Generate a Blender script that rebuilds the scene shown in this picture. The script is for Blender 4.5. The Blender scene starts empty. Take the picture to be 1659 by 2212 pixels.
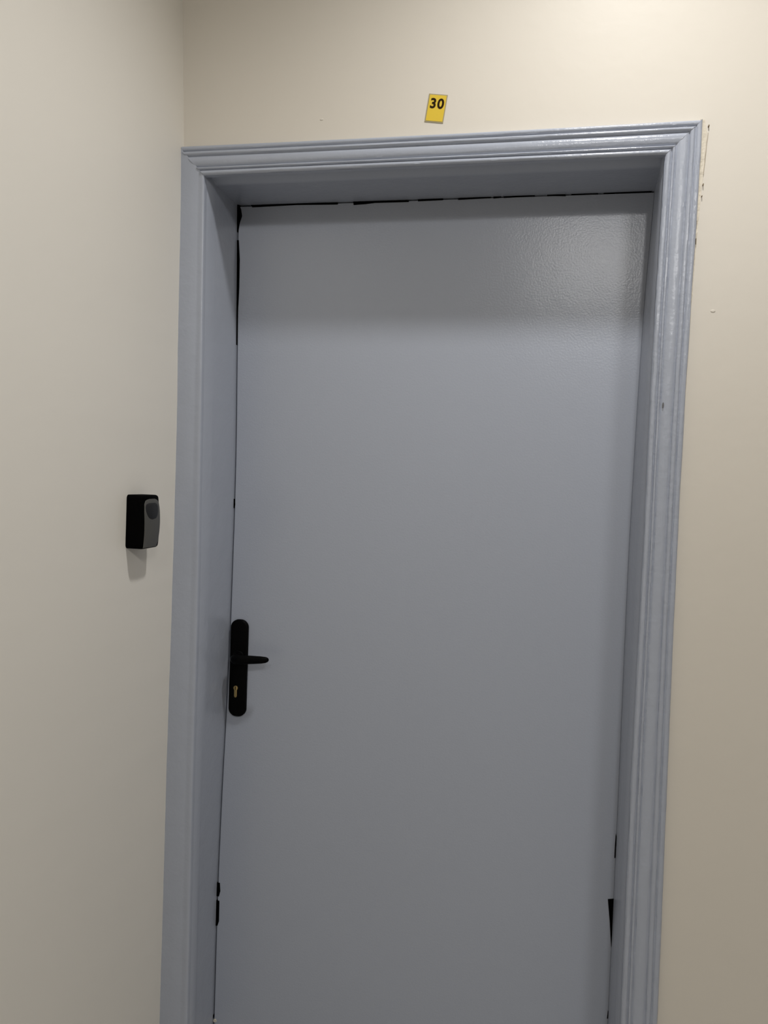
import bpy, bmesh, math, random
import numpy as np
from mathutils import Vector, Matrix, noise
random.seed(4)
C = bpy.context.scene.collection
scene = bpy.context.scene

# ------------------------------------------------------------------ camera
cd = bpy.data.cameras.new('camera'); cam = bpy.data.objects.new('camera', cd); C.objects.link(cam)
cd.sensor_fit = 'VERTICAL'; cd.sensor_height = 24.0; cd.lens = 1650.28/2212*24.0
cd.clip_start = 0.02
R_ = (0.98046984, 0.19320911, 0.03673053)      # camera right
U_ = (-0.04397367, 0.03333324, 0.99847644)     # camera up
F_ = (-0.1916904, 0.98059122, -0.04117835)     # camera forward
cam.matrix_world = Matrix(((R_[0], U_[0], -F_[0], 0.7897),
                           (R_[1], U_[1], -F_[1], -1.58378),
                           (R_[2], U_[2], -F_[2], 1.34952), (0, 0, 0, 1)))
scene.camera = cam

# ------------------------------------------------------------------ world, lamps, exposure
w = bpy.data.worlds.new('world'); scene.world = w; w.use_nodes = True
w.node_tree.nodes['Background'].inputs[0].default_value = (0.5, 0.5, 0.5, 1)
w.node_tree.nodes['Background'].inputs[1].default_value = 0.05
vs = scene.view_settings
vs.view_transform = 'Standard'; vs.look = 'None'; vs.exposure = 0.0; vs.gamma = 1.0; vs.use_curve_mapping = False

CEIL = 3.05; FLOOR = -0.05
X1 = 4.6; YB = -6.0
# x, y, watts, cone (degrees), blend, lens radius: a recessed downlight by the door, wider ones down the corridor and to the right
LAMPS = [(0.98, -0.62, 81.0, 130, 1.0, .07), (1.12, -3.7, 46.0, 178, .2, .08), (2.0, -3.5, 105.0, 178, .2, .30)]
LAMP_COL = (1.0, 0.985, 0.965)

# ------------------------------------------------------------------ materials
def mat(name, col, rough=0.5, metal=0.0, bump=0.0, bscale=60.0, coat=0.0, var=0.0, vscale=3.0, spec=0.5, bump2=0.0, b2scale=6.0):
    m = bpy.data.materials.new(name); m.use_nodes = True
    nt = m.node_tree; b = nt.nodes['Principled BSDF']
    b.inputs['Base Color'].default_value = (*col, 1); b.inputs['Roughness'].default_value = rough
    b.inputs['Metallic'].default_value = metal; b.inputs['Coat Weight'].default_value = coat
    b.inputs['Coat Roughness'].default_value = 0.25
    b.inputs['Specular IOR Level'].default_value = spec
    tc = nt.nodes.new('ShaderNodeTexCoord')
    if var:
        n = nt.nodes.new('ShaderNodeTexNoise'); n.inputs['Scale'].default_value = vscale; n.inputs['Detail'].default_value = 3
        nt.links.new(tc.outputs['Object'], n.inputs['Vector'])
        r = nt.nodes.new('ShaderNodeMix'); r.data_type = 'RGBA'
        r.inputs[6].default_value = (*[c*(1-var) for c in col], 1); r.inputs[7].default_value = (*[min(1, c*(1+var)) for c in col], 1)
        nt.links.new(n.outputs['Fac'], r.inputs[0]); nt.links.new(r.outputs[2], b.inputs['Base Color'])
    prev = None
    for amt, sc in ((bump, bscale), (bump2, b2scale)):
        if not amt: continue
        n = nt.nodes.new('ShaderNodeTexNoise'); n.inputs['Scale'].default_value = sc; n.inputs['Detail'].default_value = 4
        nt.links.new(tc.outputs['Object'], n.inputs['Vector'])
        bp = nt.nodes.new('ShaderNodeBump'); bp.inputs['Strength'].default_value = 1.0; bp.inputs['Distance'].default_value = amt
        nt.links.new(n.outputs['Fac'], bp.inputs['Height'])
        if prev: nt.links.new(prev.outputs['Normal'], bp.inputs['Normal'])
        prev = bp
    if prev: nt.links.new(prev.outputs['Normal'], b.inputs['Normal'])
    return m

def emit(name, col, s):
    m = bpy.data.materials.new(name); m.use_nodes = True
    b = m.node_tree.nodes['Principled BSDF']
    b.inputs['Base Color'].default_value = (0.8, 0.8, 0.8, 1)
    b.inputs['Emission Color'].default_value = (*col, 1); b.inputs['Emission Strength'].default_value = s
    return m

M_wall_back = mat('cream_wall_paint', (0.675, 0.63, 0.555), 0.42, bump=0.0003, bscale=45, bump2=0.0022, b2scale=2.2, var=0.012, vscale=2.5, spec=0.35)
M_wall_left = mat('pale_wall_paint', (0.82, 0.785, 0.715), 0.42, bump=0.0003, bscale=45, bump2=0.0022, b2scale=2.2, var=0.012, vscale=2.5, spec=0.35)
M_ceil = mat('ceiling_paint', (0.75, 0.74, 0.70), 0.8)
M_floor = mat('grey_floor_tile', (0.42, 0.41, 0.39), 0.4, var=0.1)
M_door = mat('grey_door_enamel', (0.382, 0.410, 0.476), 0.23, bump=0.00028, bscale=230, bump2=0.0007, b2scale=7, var=0.01, vscale=3)
M_trim = mat('grey_trim_enamel', (0.382, 0.410, 0.476), 0.27, bump=0.0004, bscale=120, bump2=0.0014, b2scale=22, var=0.02, vscale=8)
M_head = mat('glossy_head_enamel', (0.382, 0.410, 0.476), 0.18, bump=0.0004, bscale=120, bump2=0.0014, b2scale=22, var=0.02, vscale=8)
M_black = mat('black_powder_coat', (0.0012, 0.0012, 0.0012), 0.5, spec=0.06)
M_gap = mat('black_gap', (0.002, 0.002, 0.002), 0.9, spec=0.0)
M_brass = mat('brass', (0.45, 0.33, 0.14), 0.35, metal=0.9)
M_rubber = mat('black_plastic_housing', (0.001, 0.001, 0.001), 0.7, spec=0.03)
M_grey = mat('dark_grey_metal_cover', (0.085, 0.083, 0.075), 0.5, metal=0.15)
M_recess = mat('charcoal_shutter', (0.018, 0.018, 0.019), 0.5, spec=0.2)
M_yellow = mat('yellow_plate', (0.70, 0.49, 0.030), 0.45, var=0.04, vscale=40)
M_plateedge = mat('plate_backing', (0.33, 0.28, 0.15), 0.6)
M_digit = mat('black_print', (0.020, 0.009, 0.001), 0.7, spec=0.1)
M_caulk = mat('cream_filler', (0.67, 0.61, 0.50), 0.5, bump=0.002, bscale=90, var=0.06, vscale=60)
M_chip = mat('brown_plaster_chip', (0.20, 0.15, 0.09), 0.8)
M_white = mat('white_lamp_ring', (0.8, 0.8, 0.8), 0.4)
M_glow = emit('lamp_diffuser', LAMP_COL, 6.0)

# ------------------------------------------------------------------ helpers
def obj(name, bm, m, parent=None, smooth=None):
    bmesh.ops.recalc_face_normals(bm, faces=bm.faces[:])
    me = bpy.data.meshes.new(name); bm.to_mesh(me); bm.free()
    o = bpy.data.objects.new(name, me); C.objects.link(o); me.materials.append(m)
    if smooth is not None:
        for p in me.polygons: p.use_smooth = True
        me.set_sharp_from_angle(angle=math.radians(smooth))
    if parent is not None: o.parent = parent
    return o

def struct(o): o['kind'] = 'structure'; return o

def empty(name, loc=(0, 0, 0)):
    o = bpy.data.objects.new(name, None); C.objects.link(o); o.location = loc; o.empty_display_size = 0.05
    return o

def local(o, parent):
    """geometry was written in room coordinates: move it under its thing's base"""
    o.data.transform(Matrix.Translation(-parent.location)); return o

def part(name, bm, m, parent, smooth=None):
    o = obj(name, bm, m, parent, smooth)
    if parent.type == 'MESH':
        base = parent.parent.location if parent.parent else Vector()
        o.data.transform(Matrix.Translation(-base))
    else: local(o, parent)
    return o

def box(bm, x0, x1, y0, y1, z0, z1):
    v = [bm.verts.new(p) for p in ((x0,y0,z0),(x1,y0,z0),(x1,y1,z0),(x0,y1,z0),(x0,y0,z1),(x1,y0,z1),(x1,y1,z1),(x0,y1,z1))]
    for f in ((0,1,2,3),(4,5,6,7),(0,1,5,4),(1,2,6,5),(2,3,7,6),(3,0,4,7)): bm.faces.new([v[i] for i in f])

def loft(rings, close_ring=True, caps=True):
    bm = bmesh.new(); vs_ = [[bm.verts.new(p) for p in r] for r in rings]
    n = len(rings[0])
    for a, b in zip(vs_, vs_[1:]):
        for i in range(n if close_ring else n-1):
            j = (i+1) % n
            bm.faces.new((a[i], a[j], b[j], b[i]))
    if caps and close_ring:
        bm.faces.new(vs_[0]); bm.faces.new(vs_[-1])
    return bm

def prism(pts, axis, d0, d1, bev=0.0, segs=2):
    """outline (two coordinates) pushed along axis from d0 (back) to d1 (front, towards the viewer); the front rim is rounded by bev"""
    n = len(pts); cx = sum(p[0] for p in pts)/n; cy = sum(p[1] for p in pts)/n
    def put(p, d): return (p[0], d, p[1]) if axis == 'y' else (d, p[0], p[1])
    def inset(k):
        out = []
        for i in range(n):
            a = Vector(pts[i-1]); b = Vector(pts[i]); c = Vector(pts[(i+1) % n])
            e1 = (b-a).normalized(); e2 = (c-b).normalized()
            nn = Vector((-(e1+e2).y, (e1+e2).x))
            if nn.length < 1e-6: nn = Vector((cx, cy))-b
            nn.normalize()
            if AREA < 0: nn = -nn
            out.append(b+nn*k)
        return out
    AREA = sum(pts[i-1][0]*pts[i][1]-pts[i][0]*pts[i-1][1] for i in range(n))
    s = 1 if d1 > d0 else -1
    rings = [[put(p, d0) for p in pts]]
    if bev:
        for k in range(segs+1):
            a = math.pi/2*k/segs
            q = inset(bev*(1-math.cos(a))); rings.append([put(p, d1-s*bev*(1-math.sin(a))) for p in q])
    else: rings.append([put(p, d1) for p in pts])
    return loft(rings)

def rrect(x0, x1, z0, z1, r, n=6):
    pts = []
    for cx, cz, a0 in ((x1-r, z0+r, -90), (x1-r, z1-r, 0), (x0+r, z1-r, 90), (x0+r, z0+r, 180)):
        for i in range(n+1):
            a = math.radians(a0+90*i/n); pts.append((cx+r*math.cos(a), cz+r*math.sin(a)))
    return pts

def tab(table, z, sm=0.05):
    """smooth interpolation of a measured (x, z) table"""
    zs = [t[1] for t in table][::-1]; xs = [t[0] for t in table][::-1]
    return float(np.mean([np.interp(z+d, zs, xs) for d in (-sm*2, -sm, 0, sm, sm*2)]))
def nz(x, y, z, s=1.0): return noise.noise(Vector((x*s, y*s, z*s)))

# measured lines of the slightly bowed, hand-set frame (metres)
DOOR_L = [(.0541,2.02),(.0585,1.86),(.0612,1.7276),(.0668,1.45),(.0678,1.2769),(.0650,.8865),(.0561,.5707),(.0520,.334),(.0518,-.05)]
DOOR_R = [(1.0190,2.02),(1.0125,1.86),(1.0085,1.78),(1.0040,1.5),(1.0018,1.2029),(1.0040,.85),(1.0058,.6267),(1.0075,.13),(1.008,-.05)]
IN_L = [(.0530,2.02),(.0578,1.6783),(.0604,1.4755),(.0619,1.2708),(.0645,1.0641),(.0634,.7499),(.0642,.4846),(.0661,.0946),(.0665,-.05)]
IN_R = [(1.0105,2.02),(1.0088,1.87),(1.0065,1.765),(1.0060,1.4944),(1.0072,1.22),(1.0065,.94),(1.0062,.7048),(1.0095,.262),(1.011,-.05)]
OUT_R = [(1.0766,2.08),(1.0756,1.9143),(1.0738,1.7641),(1.0712,1.4957),(1.0713,1.2232),(1.0737,.9469),(1.0765,.7136),(1.0813,.2749),(1.0835,-.05)]
WALL_L = [(-.0360,3.05),(-.0290,2.75),(-.0143,2.3867),(-.0091,2.2372),(-.0029,2.0747),(-.0002,1.95),(.0006,1.8),(.0019,1.6378),(.0037,1.4949),(.0038,1.289),(.0033,1.06),(.0007,.7435),(-.0001,.476),(-.001,.0827),(-.001,-.05)]
D = 0.18478; YC = 0.01328
ZI = 2.0005; ZO = 2.0657

# ------------------------------------------------------------------ room shell
# wall with the door opening
bm = bmesh.new()
gx = sorted(set([-.30, .03, 1.045] + [X1*i/40 for i in range(1, 41) if X1*i/40 > .05 and abs(X1*i/40-1.045) > .02]))
gz = sorted(set([FLOOR, 2.03, CEIL] + [FLOOR+(CEIL-FLOOR)*i/30 for i in range(1, 30)]))
vv = {}
def wv(x, z, y):
    k = (round(x, 5), round(z, 5), y)
    if k not in vv: vv[k] = bm.verts.new((x, y, z))
    return vv[k]
def hole(xa, xb, za, zb): return xa >= .03-1e-6 and xb <= 1.045+1e-6 and zb <= 2.03+1e-6
for i in range(len(gx)-1):
    for j in range(len(gz)-1):
        if hole(gx[i], gx[i+1], gz[j], gz[j+1]): continue
        for y in (YC, .30):
            bm.faces.new((wv(gx[i], gz[j], y), wv(gx[i+1], gz[j], y), wv(gx[i+1], gz[j+1], y), wv(gx[i], gz[j+1], y)))
for e in [e for e in bm.edges if len(e.link_faces) == 1 and abs(e.verts[0].co.y-YC) < 1e-6]:
    a, b = [v.co for v in e.verts]
    try: bm.faces.new((e.verts[0], e.verts[1], wv(b.x, b.z, .30), wv(a.x, a.z, .30)))
    except Exception: pass
wall_back = struct(obj('wall_back', bm, M_wall_back))
# dent and pale dot on it
for (x, z, r) in ((1.1156, 1.7028, .0035), (.3112, 2.1121, .003)):
    b2 = prism([(x+r*math.cos(a)*1.3, z+r*math.sin(a)*.8) for a in [k*math.pi/5 for k in range(10)]], 'y', YC+.001, YC-.0008, .0006, 2)
    obj('paint_blob', b2, M_wall_back, wall_back, 60)

# left wall, slightly wavy plaster
ys = [YB+(YC+.0-YB)*i/60 for i in range(61)]+[.03]
zs_ = [FLOOR+(CEIL-FLOOR)*i/220 for i in range(221)]
def wl(y, z):
    fade = max(0.0, 1-max(0, -y-.02)*1.6)
    return tab(WALL_L, z, .03) + fade*(0.0007*nz(0, y*3, z, 9)+0.0004*nz(3, 0, z, 30))
bm = bmesh.new()
g = [[bm.verts.new((wl(y, z), y, z)) for z in zs_] for y in ys]
gb = [[bm.verts.new((-.15, y, z)) for z in (FLOOR, CEIL)] for y in (YB, .03)]
for i in range(len(ys)-1):
    for j in range(len(zs_)-1): bm.faces.new((g[i][j], g[i+1][j], g[i+1][j+1], g[i][j+1]))
bm.faces.new((gb[0][0], gb[1][0], gb[1][1], gb[0][1]))
bm.faces.new([g[i][0] for i in range(len(ys))]+[gb[1][0], gb[0][0]])
bm.faces.new([g[i][-1] for i in range(len(ys))]+[gb[1][1], gb[0][1]])
bm.faces.new([g[0][j] for j in range(len(zs_))]+[gb[0][1], gb[0][0]])
bm.faces.new([g[-1][j] for j in range(len(zs_))]+[gb[1][1], gb[1][0]])
wall_left = struct(obj('wall_left', bm, M_wall_left, None, 60))

bm = bmesh.new(); box(bm, X1, X1+.15, YB, .30, FLOOR, CEIL); struct(obj('wall_right', bm, M_wall_back))
bm = bmesh.new(); box(bm, -.15, X1+.15, YB-.15, YB, FLOOR, CEIL); struct(obj('wall_front', bm, M_wall_back))
bm = bmesh.new(); box(bm, -.30, X1+.15, YB-.15, .30, FLOOR-.1, FLOOR); struct(obj('floor', bm, M_floor))
bm = bmesh.new(); box(bm, -.30, X1+.15, YB-.15, .30, CEIL, CEIL+.1); struct(obj('ceiling', bm, M_ceil))

# ------------------------------------------------------------------ door frame: trim_1
frame = empty('trim_1', (0.53, 0.0, FLOOR)); struct(frame)
frame['label'] = 'grey painted moulded door frame around the door'

# moulding profile, s = 0 inner edge .. 1 outer edge, h = how proud of the y=0 plane
def profile():
    P = [(0.0, -.0125), (0.0, -.0015)]
    def bead(a, b, h, n=7, base=-.0027, skew=0.0):
        for i in range(n+1):
            t = i/n; P.append((a+(b-a)*t, base+(h-base)*(max(0.0, math.sin(math.pi*min(1, max(0, t)))))**.55 + skew*(t-.5)))
    bead(.004, .172, .0030); bead(.186, .283, .0028); bead(.297, .640, .0022, 9, skew=.0012)
    bead(.655, .815, .0032); bead(.830, .992, .0012, 7)
    P.append((1.0, -.004)); P.append((1.0, -.0165))
    return P
PR = profile()
# head casing
nx = 160; rings = []
for i in range(nx+1):
    t = i/nx; r = []
    for (s, h) in PR:
        zz = ZI+s*(ZO-ZI)
        xl = max(-.002, .0525-s*.066); xr = 1.0104+s*.0662
        x = xl+(xr-xl)*t
        wob = .00045*nz(x, s*3, 1.3, 14)+.0002*nz(x, s*8, 5.1, 60)
        sag = -.0018*math.sin(math.pi*t)*(s) + (.0012*(t-.5)*(1-s))
        r.append((x, -h+wob*(0.6 if 0 < s < 1 else .2), zz+sag+wob))
    rings.append(r)
head_casing = part('head_casing', loft(rings), M_head, frame, 35)
# right-hand side casing, same moulding, lumpier paint
nzs = 420; rings = []
for i in range(nzs+1):
    t = i/nzs; r = []
    for k, (s, h) in enumerate(PR):
        ztop = ZI+.0018+s*(ZO-ZI)
        z = ztop+(FLOOR-ztop)*t
        a = tab(IN_R, min(z, 2.0)); b = tab(OUT_R, min(z, 2.06))
        if z > 1.99: a = 1.0104; b = 1.0766
        x = a+(b-a)*s
        wx = .0006*nz(s*2, z, 2.2, 10)+.0003*nz(s*9, z, 7.7, 45)
        wy = .0006*nz(s*6, z, 4.4, 18)+.0003*nz(s*14, z, 1.9, 70)
        hh = h*.8 if 0 < s < 1 else h
        r.append((x+wx, -hh+wy, z))
    rings.append(r)
side_r = part('side_casing', loft(rings), M_trim, frame, 35)
side_r['label'] = 'grooved grey casing strip on the hinge side, thick lumpy paint'
# left-hand side casing: flat board squeezed against the side wall
PL = [(0.0, -.0125), (0.0, -.0030), (.008, -.0016), (.022, -.0006), (.05, .0001), (.12, .0003), (.20, -.0009), (.27, -.0006), (.34, .0006), (.6, .0009), (.9, .0009), (1.0, .0004), (1.0, -.0125)]
rings = []
for i in range(301):
    t = i/300; r = []
    for (s, h) in PL:
        ztop = ZI+s*(ZO-ZI)*.97
        z = ztop+(FLOOR-ztop)*t
        a = tab(IN_L, min(z, 2.0)); x = a+(-.006-a)*s
        if t < .01: x = .0525-s*.0585
        wx = .0004*nz(s*2, z, 8.2, 9)
        r.append((x+wx, -h+.0005*nz(s*2, z, 6.4, 8), z))
    rings.append(r)
side_l = part('side_casing', loft(rings), M_trim, frame, 35)
side_l['label'] = 'flat grey casing strip squeezed against the side wall'

# jamb linings (reveals), bowed, with a soft chamfered lip behind the casing
def jamb(L_in, L_door, sgn, lip):
    rings = []
    for i in range(161):
        z = ZI+.012+(FLOOR-ZI-.012)*i/160
        a = tab(L_in, min(z, 2.0)); b = tab(L_door, min(z, 2.0), .03)
        w1 = .0005*nz(z, sgn, 3.1, 7)
        rings.append([(a-sgn*.002, .0125, z), (a+sgn*(lip*.1)+w1, .018, z), (a+sgn*lip*.75+w1, .036, z), (a+(b-a)*.25+sgn*lip*.9+w1, .046, z),
                      (a+(b-a)*.35+sgn*lip*.8+w1, .055, z), (b, D-.001, z), (b, .24, z), (b-sgn*.03, .24, z), (min(a, b)-.024 if sgn > 0 else max(a, b)+.024, .0125, z)])
    return loft(rings)
lin_l = part('jamb_lining', jamb(IN_L, DOOR_L, 1, .0035), M_trim, frame, 35)
lin_r = part('jamb_lining', jamb(IN_R, DOOR_R, -1, .0035), M_trim, frame, 35)
# head lining
rings = []
for i in range(101):
    x = .030+(1.040-.030)*i/100
    zz = 1.9992+.0006*nz(x, 0, 2.9, 6)
    if x < .09: zz += .004*(.09-x)/.04*.5
    w1 = .0006*nz(x, 1, 9.1, 9)
    rings.append([(x, .0125, ZI+.014), (x, .018, ZI+.0130+w1), (x, .030, ZI+.0075+w1), (x, .046, ZI-.0010+w1), (x, .052, ZI-.0024+w1*.5), (x, .060, ZI-.0012),
                  (x, D-.001, zz+.0012), (x, .24, zz+.0012), (x, .24, 2.03), (x, .0125, 2.03)])
part('head_lining', loft(rings), M_trim, frame, 35)
# stops behind the leaf, they close the gap
bm = bmesh.new(); box(bm, .045, .085, .232, .26, FLOOR, 2.005); part('door_stop', bm, M_trim, frame)
bm = bmesh.new(); box(bm, .985, 1.025, .232, .26, FLOOR, 2.005); part('door_stop', bm, M_trim, frame)
bm = bmesh.new(); box(bm, .085, .985, .232, .26, 1.975, 2.010); part('door_stop', bm, M_trim, frame)

# filler line between casing and wall
rings = []
for i in range(121):
    z = 2.070-(2.070-1.50)*i/120
    b = tab(OUT_R, min(z, 2.06)) if z < 2.06 else 1.0766
    wd = float(np.interp(z, [1.50, 1.70, 1.86, 1.93, 2.0, 2.05, 2.074], [.0012, .002, .0045, .0075, .0105, .0110, .0060]))
    wd += .0014*nz(z, 1, 1, 40)+.0007*nz(z, 4, 1, 110)
    hh = .0012+.0012*nz(z, 2, 2, 50)
    rings.append([(b-.003, YC+.001, z), (b-.003, YC-hh-.003, z), (b+wd*.45, YC-hh*.5, z), (b+wd*.9, YC-hh*.9, z), (b+wd, YC+.001, z)])
fl = part('filler_strip', loft(rings), M_caulk, frame, 50); fl['label'] = 'rough cream filler line where the casing meets the wall'
for (x, z, a, b_) in ((1.0895, 2.0570, .0012, .0020), (1.0848, 1.9455, .0009, .0022), (1.0835, 1.9234, .0009, .0014), (1.0770, 1.838, .0006, .006), (1.0765, 1.872, .0005, .004)):
    pts = [(x+a*math.cos(t)*random.uniform(.8, 1.2), z+b_*math.sin(t)*random.uniform(.8, 1.2)) for t in [k*math.pi/5 for k in range(10)]]
    c = part('plaster_chip', prism(pts, 'y', YC+.001, YC-.0048, .0003, 1), M_chip, frame)
rings = []
for i in range(41):
    z = 2.045-(2.045-1.965)*i/40; x = 1.0890-.0045*i/40+.0004*nz(z, 3, 3, 60); h_ = .00035
    rings.append([(x-h_, YC, z), (x-h_, YC-.0026, z), (x+h_, YC-.0026, z), (x+h_, YC, z)])
part('filler_crack', loft(rings), mat('tan_crack', (.46, .40, .31), .8), frame)
# nail dent in the casing
c = part('paint_chip', prism([(1.0299+.0012*math.cos(t), 1.517+.0055*math.sin(t)) for t in [k*math.pi/5 for k in range(10)]], 'y', .002, -.0030, .0003, 1), mat('chip_dark', (.12, .115, .115), .8), frame)

# ------------------------------------------------------------------ door_1
door = empty('door_1', (0.53, D, FLOOR)); struct(door)
door['label'] = 'flush grey painted door with black lever handle'
rings = []
for i in range(121):
    z = FLOOR+.006+(1.9972-FLOOR-.006)*i/120
    xl = tab(DOOR_L, min(z, 2.0), .03)+.0026; xr = tab(DOOR_R, min(z, 2.0), .03)+.0006
    e = .0015
    rings.append([(xl, D+.045, z), (xl, D+e, z), (xl+e, D, z), (xr-e, D, z), (xr, D+e, z), (xr, D+.045, z)])
leaf = part('leaf', loft(rings), M_door, door, 35)
GAPS = [
 [(0.0883,2.0040),(0.3062,1.9990),(0.3063,1.9947),(0.2038,1.9969),(0.0933,1.9950)],
 [(0.3431,1.9999),(0.4753,1.9986),(0.4755,1.9949),(0.3955,1.9955),(0.3734,1.9935),(0.3445,1.9923)],
 [(0.4970,1.9995),(0.5549,2.0001),(0.5551,1.9965),(0.4971,1.9958)],
 [(0.5900,1.9989),(0.6635,2.0001),(0.6636,1.9975),(0.5902,1.9958)],
 [(0.6697,2.0009),(0.6863,2.0008),(0.6875,1.9972),(0.6699,1.9962)],
 [(0.6926,2.0001),(0.7614,2.0008),(0.7615,1.9982),(0.6927,1.9965)],
 [(0.7888,2.0003),(0.8271,2.0020),(0.8294,1.9959),(0.7970,1.9975)],
 [(0.8411,2.0015),(0.8988,2.0015),(0.8990,1.9980),(0.8413,1.9980)],
 [(0.9107,2.0013),(1.0110,2.0017),(1.0111,1.9990),(0.9108,1.9983)],
 [(0.0492,2.0042),(0.0587,2.0039),(0.0650,1.9915),(0.0679,1.9749),(0.0625,1.9585),(0.0596,1.9376),(0.0536,1.9377),(0.0502,1.9721)],
 [(0.0531,1.9178),(0.0614,1.9176),(0.0652,1.8721),(0.0660,1.8055),(0.0645,1.7387),(0.0641,1.6940),(0.0625,1.6661),(0.0588,1.7276)],
 [(0.0637,1.2927),(0.0685,1.2906),(0.0714,1.2770),(0.0692,1.2690),(0.0643,1.2722)],
 [(0.0510,0.3268),(0.0597,0.3268),(0.0615,0.3057),(0.0582,0.2921),(0.0508,0.2923)],
 [(0.0511,0.2816),(0.0598,0.2805),(0.0601,0.2282),(0.0567,0.2169),(0.0481,0.2156),(0.0478,0.2263)],
 [(1.0039,0.5733),(1.0086,0.5579),(1.0085,0.5185),(1.0036,0.5167),(1.0034,0.5413)],
 [(0.9940,0.4201),(1.0110,0.4236),(1.0124,0.4141),(1.0115,0.3710),(1.0110,0.3387),(1.0082,0.3113),(1.0062,0.3110),(1.0004,0.3694)],
 [(1.0061,0.1616),(1.0112,0.1614),(1.0119,0.1464),(1.0050,0.1430)],
 [(0.0449,-0.0177),(0.0520,-0.0154),(0.0515,-0.0420),(0.0432,-0.0433)],
]
for s in GAPS:   # black pieces standing in for the darkness inside open gaps of the joint
    part('gap_shade', prism(s, 'y', D+.012, D-.0012), M_gap, door)

part('pale_patch', prism([(.0570+.0045*math.cos(t), -.0300+.0042*math.sin(t)*(1.2 if t < 3.1 else .8)) for t in [k*math.pi/6 for k in range(12)]], 'y', D+.001, D-.0014, .0004, 1), M_caulk, door)  # small cream-coloured patch at the lower corner of the leaf
# handle: long rounded plate, neck, lever, brass cylinder
yp = D-.0100
plate = part('handle_plate', prism(rrect(.0722, .1166, .7552, .9954, .0195, 8), 'y', D-.0002, yp, .0035, 4), M_black, door, 40)
plate['label'] = 'long black handle plate with rounded ends'
def tube(path, n=20):
    rings = []
    for i, (p, ry, rz) in enumerate(path):
        a = Vector(path[max(0, i-1)][0]); b = Vector(path[min(len(path)-1, i+1)][0]); t = (b-a).normalized()
        up = Vector((0, 0, 1)); side = t.cross(up).normalized()
        rings.append([Vector(p)+side*ry*math.cos(q)+up*rz*math.sin(q) for q in [2*math.pi*k/n for k in range(n)]])
    return loft(rings)
hz = .9060
lever = part('lever', tube([((.0975, yp+.001, hz), .0105, .0115), ((.0975, yp-.003, hz), .0105, .0115), ((.0975, yp-.020, hz), .0095, .0100), ((.0985, .1385, hz+.001), .0095, .0100),
    ((.1040, .1290, hz+.002), .0085, .0105), ((.1150, .1260, hz+.0035), .0062, .0110), ((.1300, .1262, hz+.0045), .0055, .0108), ((.1500, .1275, hz+.0055), .0052, .0100),
    ((.1700, .1292, hz+.0065), .0050, .0088), ((.1810, .1305, hz+.0072), .0045, .0074), ((.1865, .1315, hz+.0075), .0034, .0050), ((.1885, .1320, hz+.0075), .0012, .0018)]), M_black, plate, 50)
lever['label'] = 'short black lever tapering to the right'
bs = part('lever_rose', prism([(.0965+.0145*math.cos(t), hz+.0145*math.sin(t)) for t in [k*math.pi/12 for k in range(24)]], 'y', yp+.001, yp-.006, .002, 3), M_black, plate, 40)
kx, kz = .0908, .8265
euro = [(kx+.0058*math.cos(math.radians(a)), kz+.0058*math.sin(math.radians(a))) for a in range(-50, 231, 20)]
euro += [(kx-.0036, kz-.020), (kx-.0018, kz-.0232), (kx+.0018, kz-.0232), (kx+.0036, kz-.020)]
kc = part('lock_cylinder', prism(euro, 'y', yp+.001, yp-.0022, .0005, 2), M_brass, plate, 40); kc['label'] = 'brass lock cylinder'
bm = bmesh.new(); box(bm, kx-.0006, kx+.0006, yp-.0026, yp-.0015, kz-.0042, kz+.0040); part('key_slot', bm, M_gap, plate)
for z in (.7745, .9765):
    part('screw', prism([(.0944+.0035*math.cos(t), z+.0035*math.sin(t)) for t in [k*math.pi/6 for k in range(12)]], 'y', yp+.001, yp-.0008, .0005, 2), M_black, plate, 40)

# ------------------------------------------------------------------ number plate above the door
sign = empty('number_sign', (0.556, YC, 2.121))
sign['label'] = 'small yellow number plate reading 30, stuck crooked on the wall above the door'; sign['category'] = 'sign'
sign.rotation_euler = (0, math.radians(7.8), 0)
bm = bmesh.new(); box(bm, -.0196, .0196, -.0012, 0, -.0285, .0285)
pl_ = obj('backing_plate', bm, M_plateedge, sign)
pf = obj('yellow_face', prism(rrect(-.0175, .0178, -.0262, .0266, .0008, 2), 'y', -.0010, -.0016, .0003, 1), M_yellow, sign)
def digit(ch, x, z, size):
    cu = bpy.data.curves.new('digit', 'FONT'); cu.body = ch; cu.size = size; cu.extrude = .0002; cu.offset = .0008
    cu.align_x = 'CENTER'; cu.align_y = 'CENTER'
    to = bpy.data.objects.new('tmp', cu); C.objects.link(to)
    dg = bpy.context.evaluated_depsgraph_get(); me = bpy.data.meshes.new_from_object(to.evaluated_get(dg))
    bpy.data.objects.remove(to)
    o = bpy.data.objects.new('digit', me); C.objects.link(o); me.materials.clear(); me.materials.append(M_digit)
    me.transform(Matrix.Translation((x, -.0018, z)) @ Matrix.Rotation(math.pi/2, 4, 'X'))
    o.parent = sign
digit('3', -.0075, .0085, .0275); digit('0', .0082, .0085, .0275)

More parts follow.
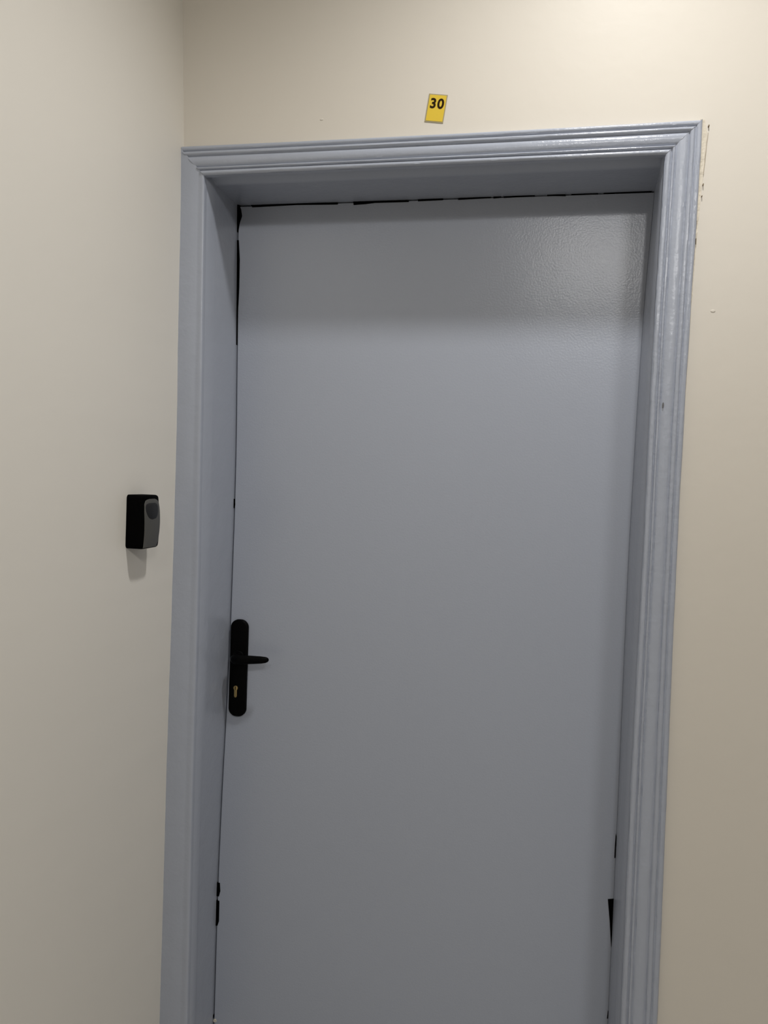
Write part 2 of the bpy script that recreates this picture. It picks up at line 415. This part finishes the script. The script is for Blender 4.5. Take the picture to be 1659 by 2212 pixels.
# ------------------------------------------------------------------ key lock box on the left wall
kb = empty('key_lock_box', (.0035, -.170, 1.1965))
kb['label'] = 'small black key lock box with grey front, mounted on the left wall'; kb['category'] = 'key box'
def depth(z):
    t = (z-1.1965)/(1.3034-1.1965)
    return .0362+.0050*math.sin(math.pi*min(1, max(0, .15+t*.8)))
def curved(pts, back, off, rim, m, name, parent, nzr=14):
    """outline (y,z) cut in bands along z so that the front follows the bulging depth"""
    ysp = [p[0] for p in pts]; zsp = [p[1] for p in pts]; z0, z1 = min(zsp), max(zsp)
    bands = []
    for i in range(nzr+1):
        t = (1-math.cos(math.pi*i/nzr))/2
        z = z0+(z1-z0)*t; zc = min(max(z, z0+1e-5), z1-1e-5); xs = []
        for k in range(len(pts)):
            (ya, za), (yb, zb) = pts[k-1], pts[k]
            if (za-zc)*(zb-zc) < 0: xs.append(ya+(yb-ya)*(zc-za)/(zb-za))
        bands.append((z, min(xs), max(xs)))
    rings = []
    for (z, ya, yb) in bands:
        edge = min(1.0, (z-z0)/rim, (z1-z)/rim) if rim > 0 else 1.0
        d = depth(z)+off-(rim*(1-math.sqrt(max(0, 1-(1-edge)**2))) if rim > 0 else 0)
        r_ = min(rim, (yb-ya)*.3) if rim > 0 else .0004
        rings.append([(back, ya, z), (d-r_, ya, z), (d-r_*.3, ya+r_*.3, z), (d, ya+r_, z), (d+.0008, (ya+yb)/2, z), (d, yb-r_, z), (d-r_*.3, yb-r_*.3, z), (d-r_, yb, z), (back, yb, z)])
    return part(name, loft(rings), m, parent, 45)
hs = rrect(-.2068, -.1385, 1.1965, 1.3034, .007, 5)
housing = curved(hs, .0025, 0, .004, M_rubber, 'housing', kb, 26)
housing['label'] = 'deep black plastic housing'
panel_o = [(-.2020, 1.1990), (-.1500, 1.1990), (-.1455, 1.2100), (-.1425, 1.2300), (-.1412, 1.2500), (-.1415, 1.2750), (-.1435, 1.2870), (-.1490, 1.2935), (-.1600, 1.2960), (-.1850, 1.2955), (-.1960, 1.2925), (-.2010, 1.2860), (-.2030, 1.2700)]
panel = curved(panel_o, .030, .0012, .0, M_grey, 'front_cover', kb, 24); panel['label'] = 'dark grey front cover'
rec_o = [(-.1990, 1.2800), (-.1960, 1.2850), (-.1850, 1.2875), (-.1600, 1.2875), (-.1520, 1.2850), (-.1495, 1.2790), (-.1500, 1.2690), (-.1535, 1.2610), (-.1600, 1.2560), (-.1760, 1.2550), (-.1860, 1.2570), (-.1930, 1.2630), (-.1980, 1.2720)]
rec = curved(rec_o, .033, .0019, .0, M_recess, 'shutter', kb, 14); rec['label'] = 'charcoal sliding shutter with tapered outline'
bm = bmesh.new(); box(bm, .0010, .0045, -.2045, -.1415, 1.200, 1.300); part('back_plate', bm, M_rubber, kb)

# ------------------------------------------------------------------ recessed downlights (above the frame)
for i, (x, y, W_, cone, blend, rad) in enumerate(LAMPS):
    lt = empty('ceiling_downlight', (x, y, CEIL))
    lt['label'] = ['round recessed downlight in the ceiling just in front of the door', 'round recessed downlight further back along the corridor ceiling', 'large round ceiling lamp to the right of the door'][i]
    lt['category'] = 'lamp'; lt['group'] = 'corridor downlights'
    n = 32; prof = [(rad-.01, -.0), (rad-.008, -.006), (rad+.008, -.004), (rad+.012, 0.0)]
    rings = [[(r*math.cos(2*math.pi*k/n), r*math.sin(2*math.pi*k/n), z) for k in range(n)] for r, z in prof]
    obj('trim_ring', loft(rings, True, False), M_white, lt, 40)
    bm = bmesh.new(); bmesh.ops.create_circle(bm, cap_ends=True, segments=32, radius=rad-.01)
    bmesh.ops.translate(bm, verts=bm.verts, vec=(0, 0, -.003)); obj('diffuser', bm, M_glow, lt)
    ld = bpy.data.lights.new('downlight', 'SPOT'); ld.energy = W_; ld.color = LAMP_COL; ld.shadow_soft_size = rad
    ld.spot_size = math.radians(cone); ld.spot_blend = blend
    lo = bpy.data.objects.new('downlight', ld); C.objects.link(lo); lo.location = (x, y, CEIL-.05)
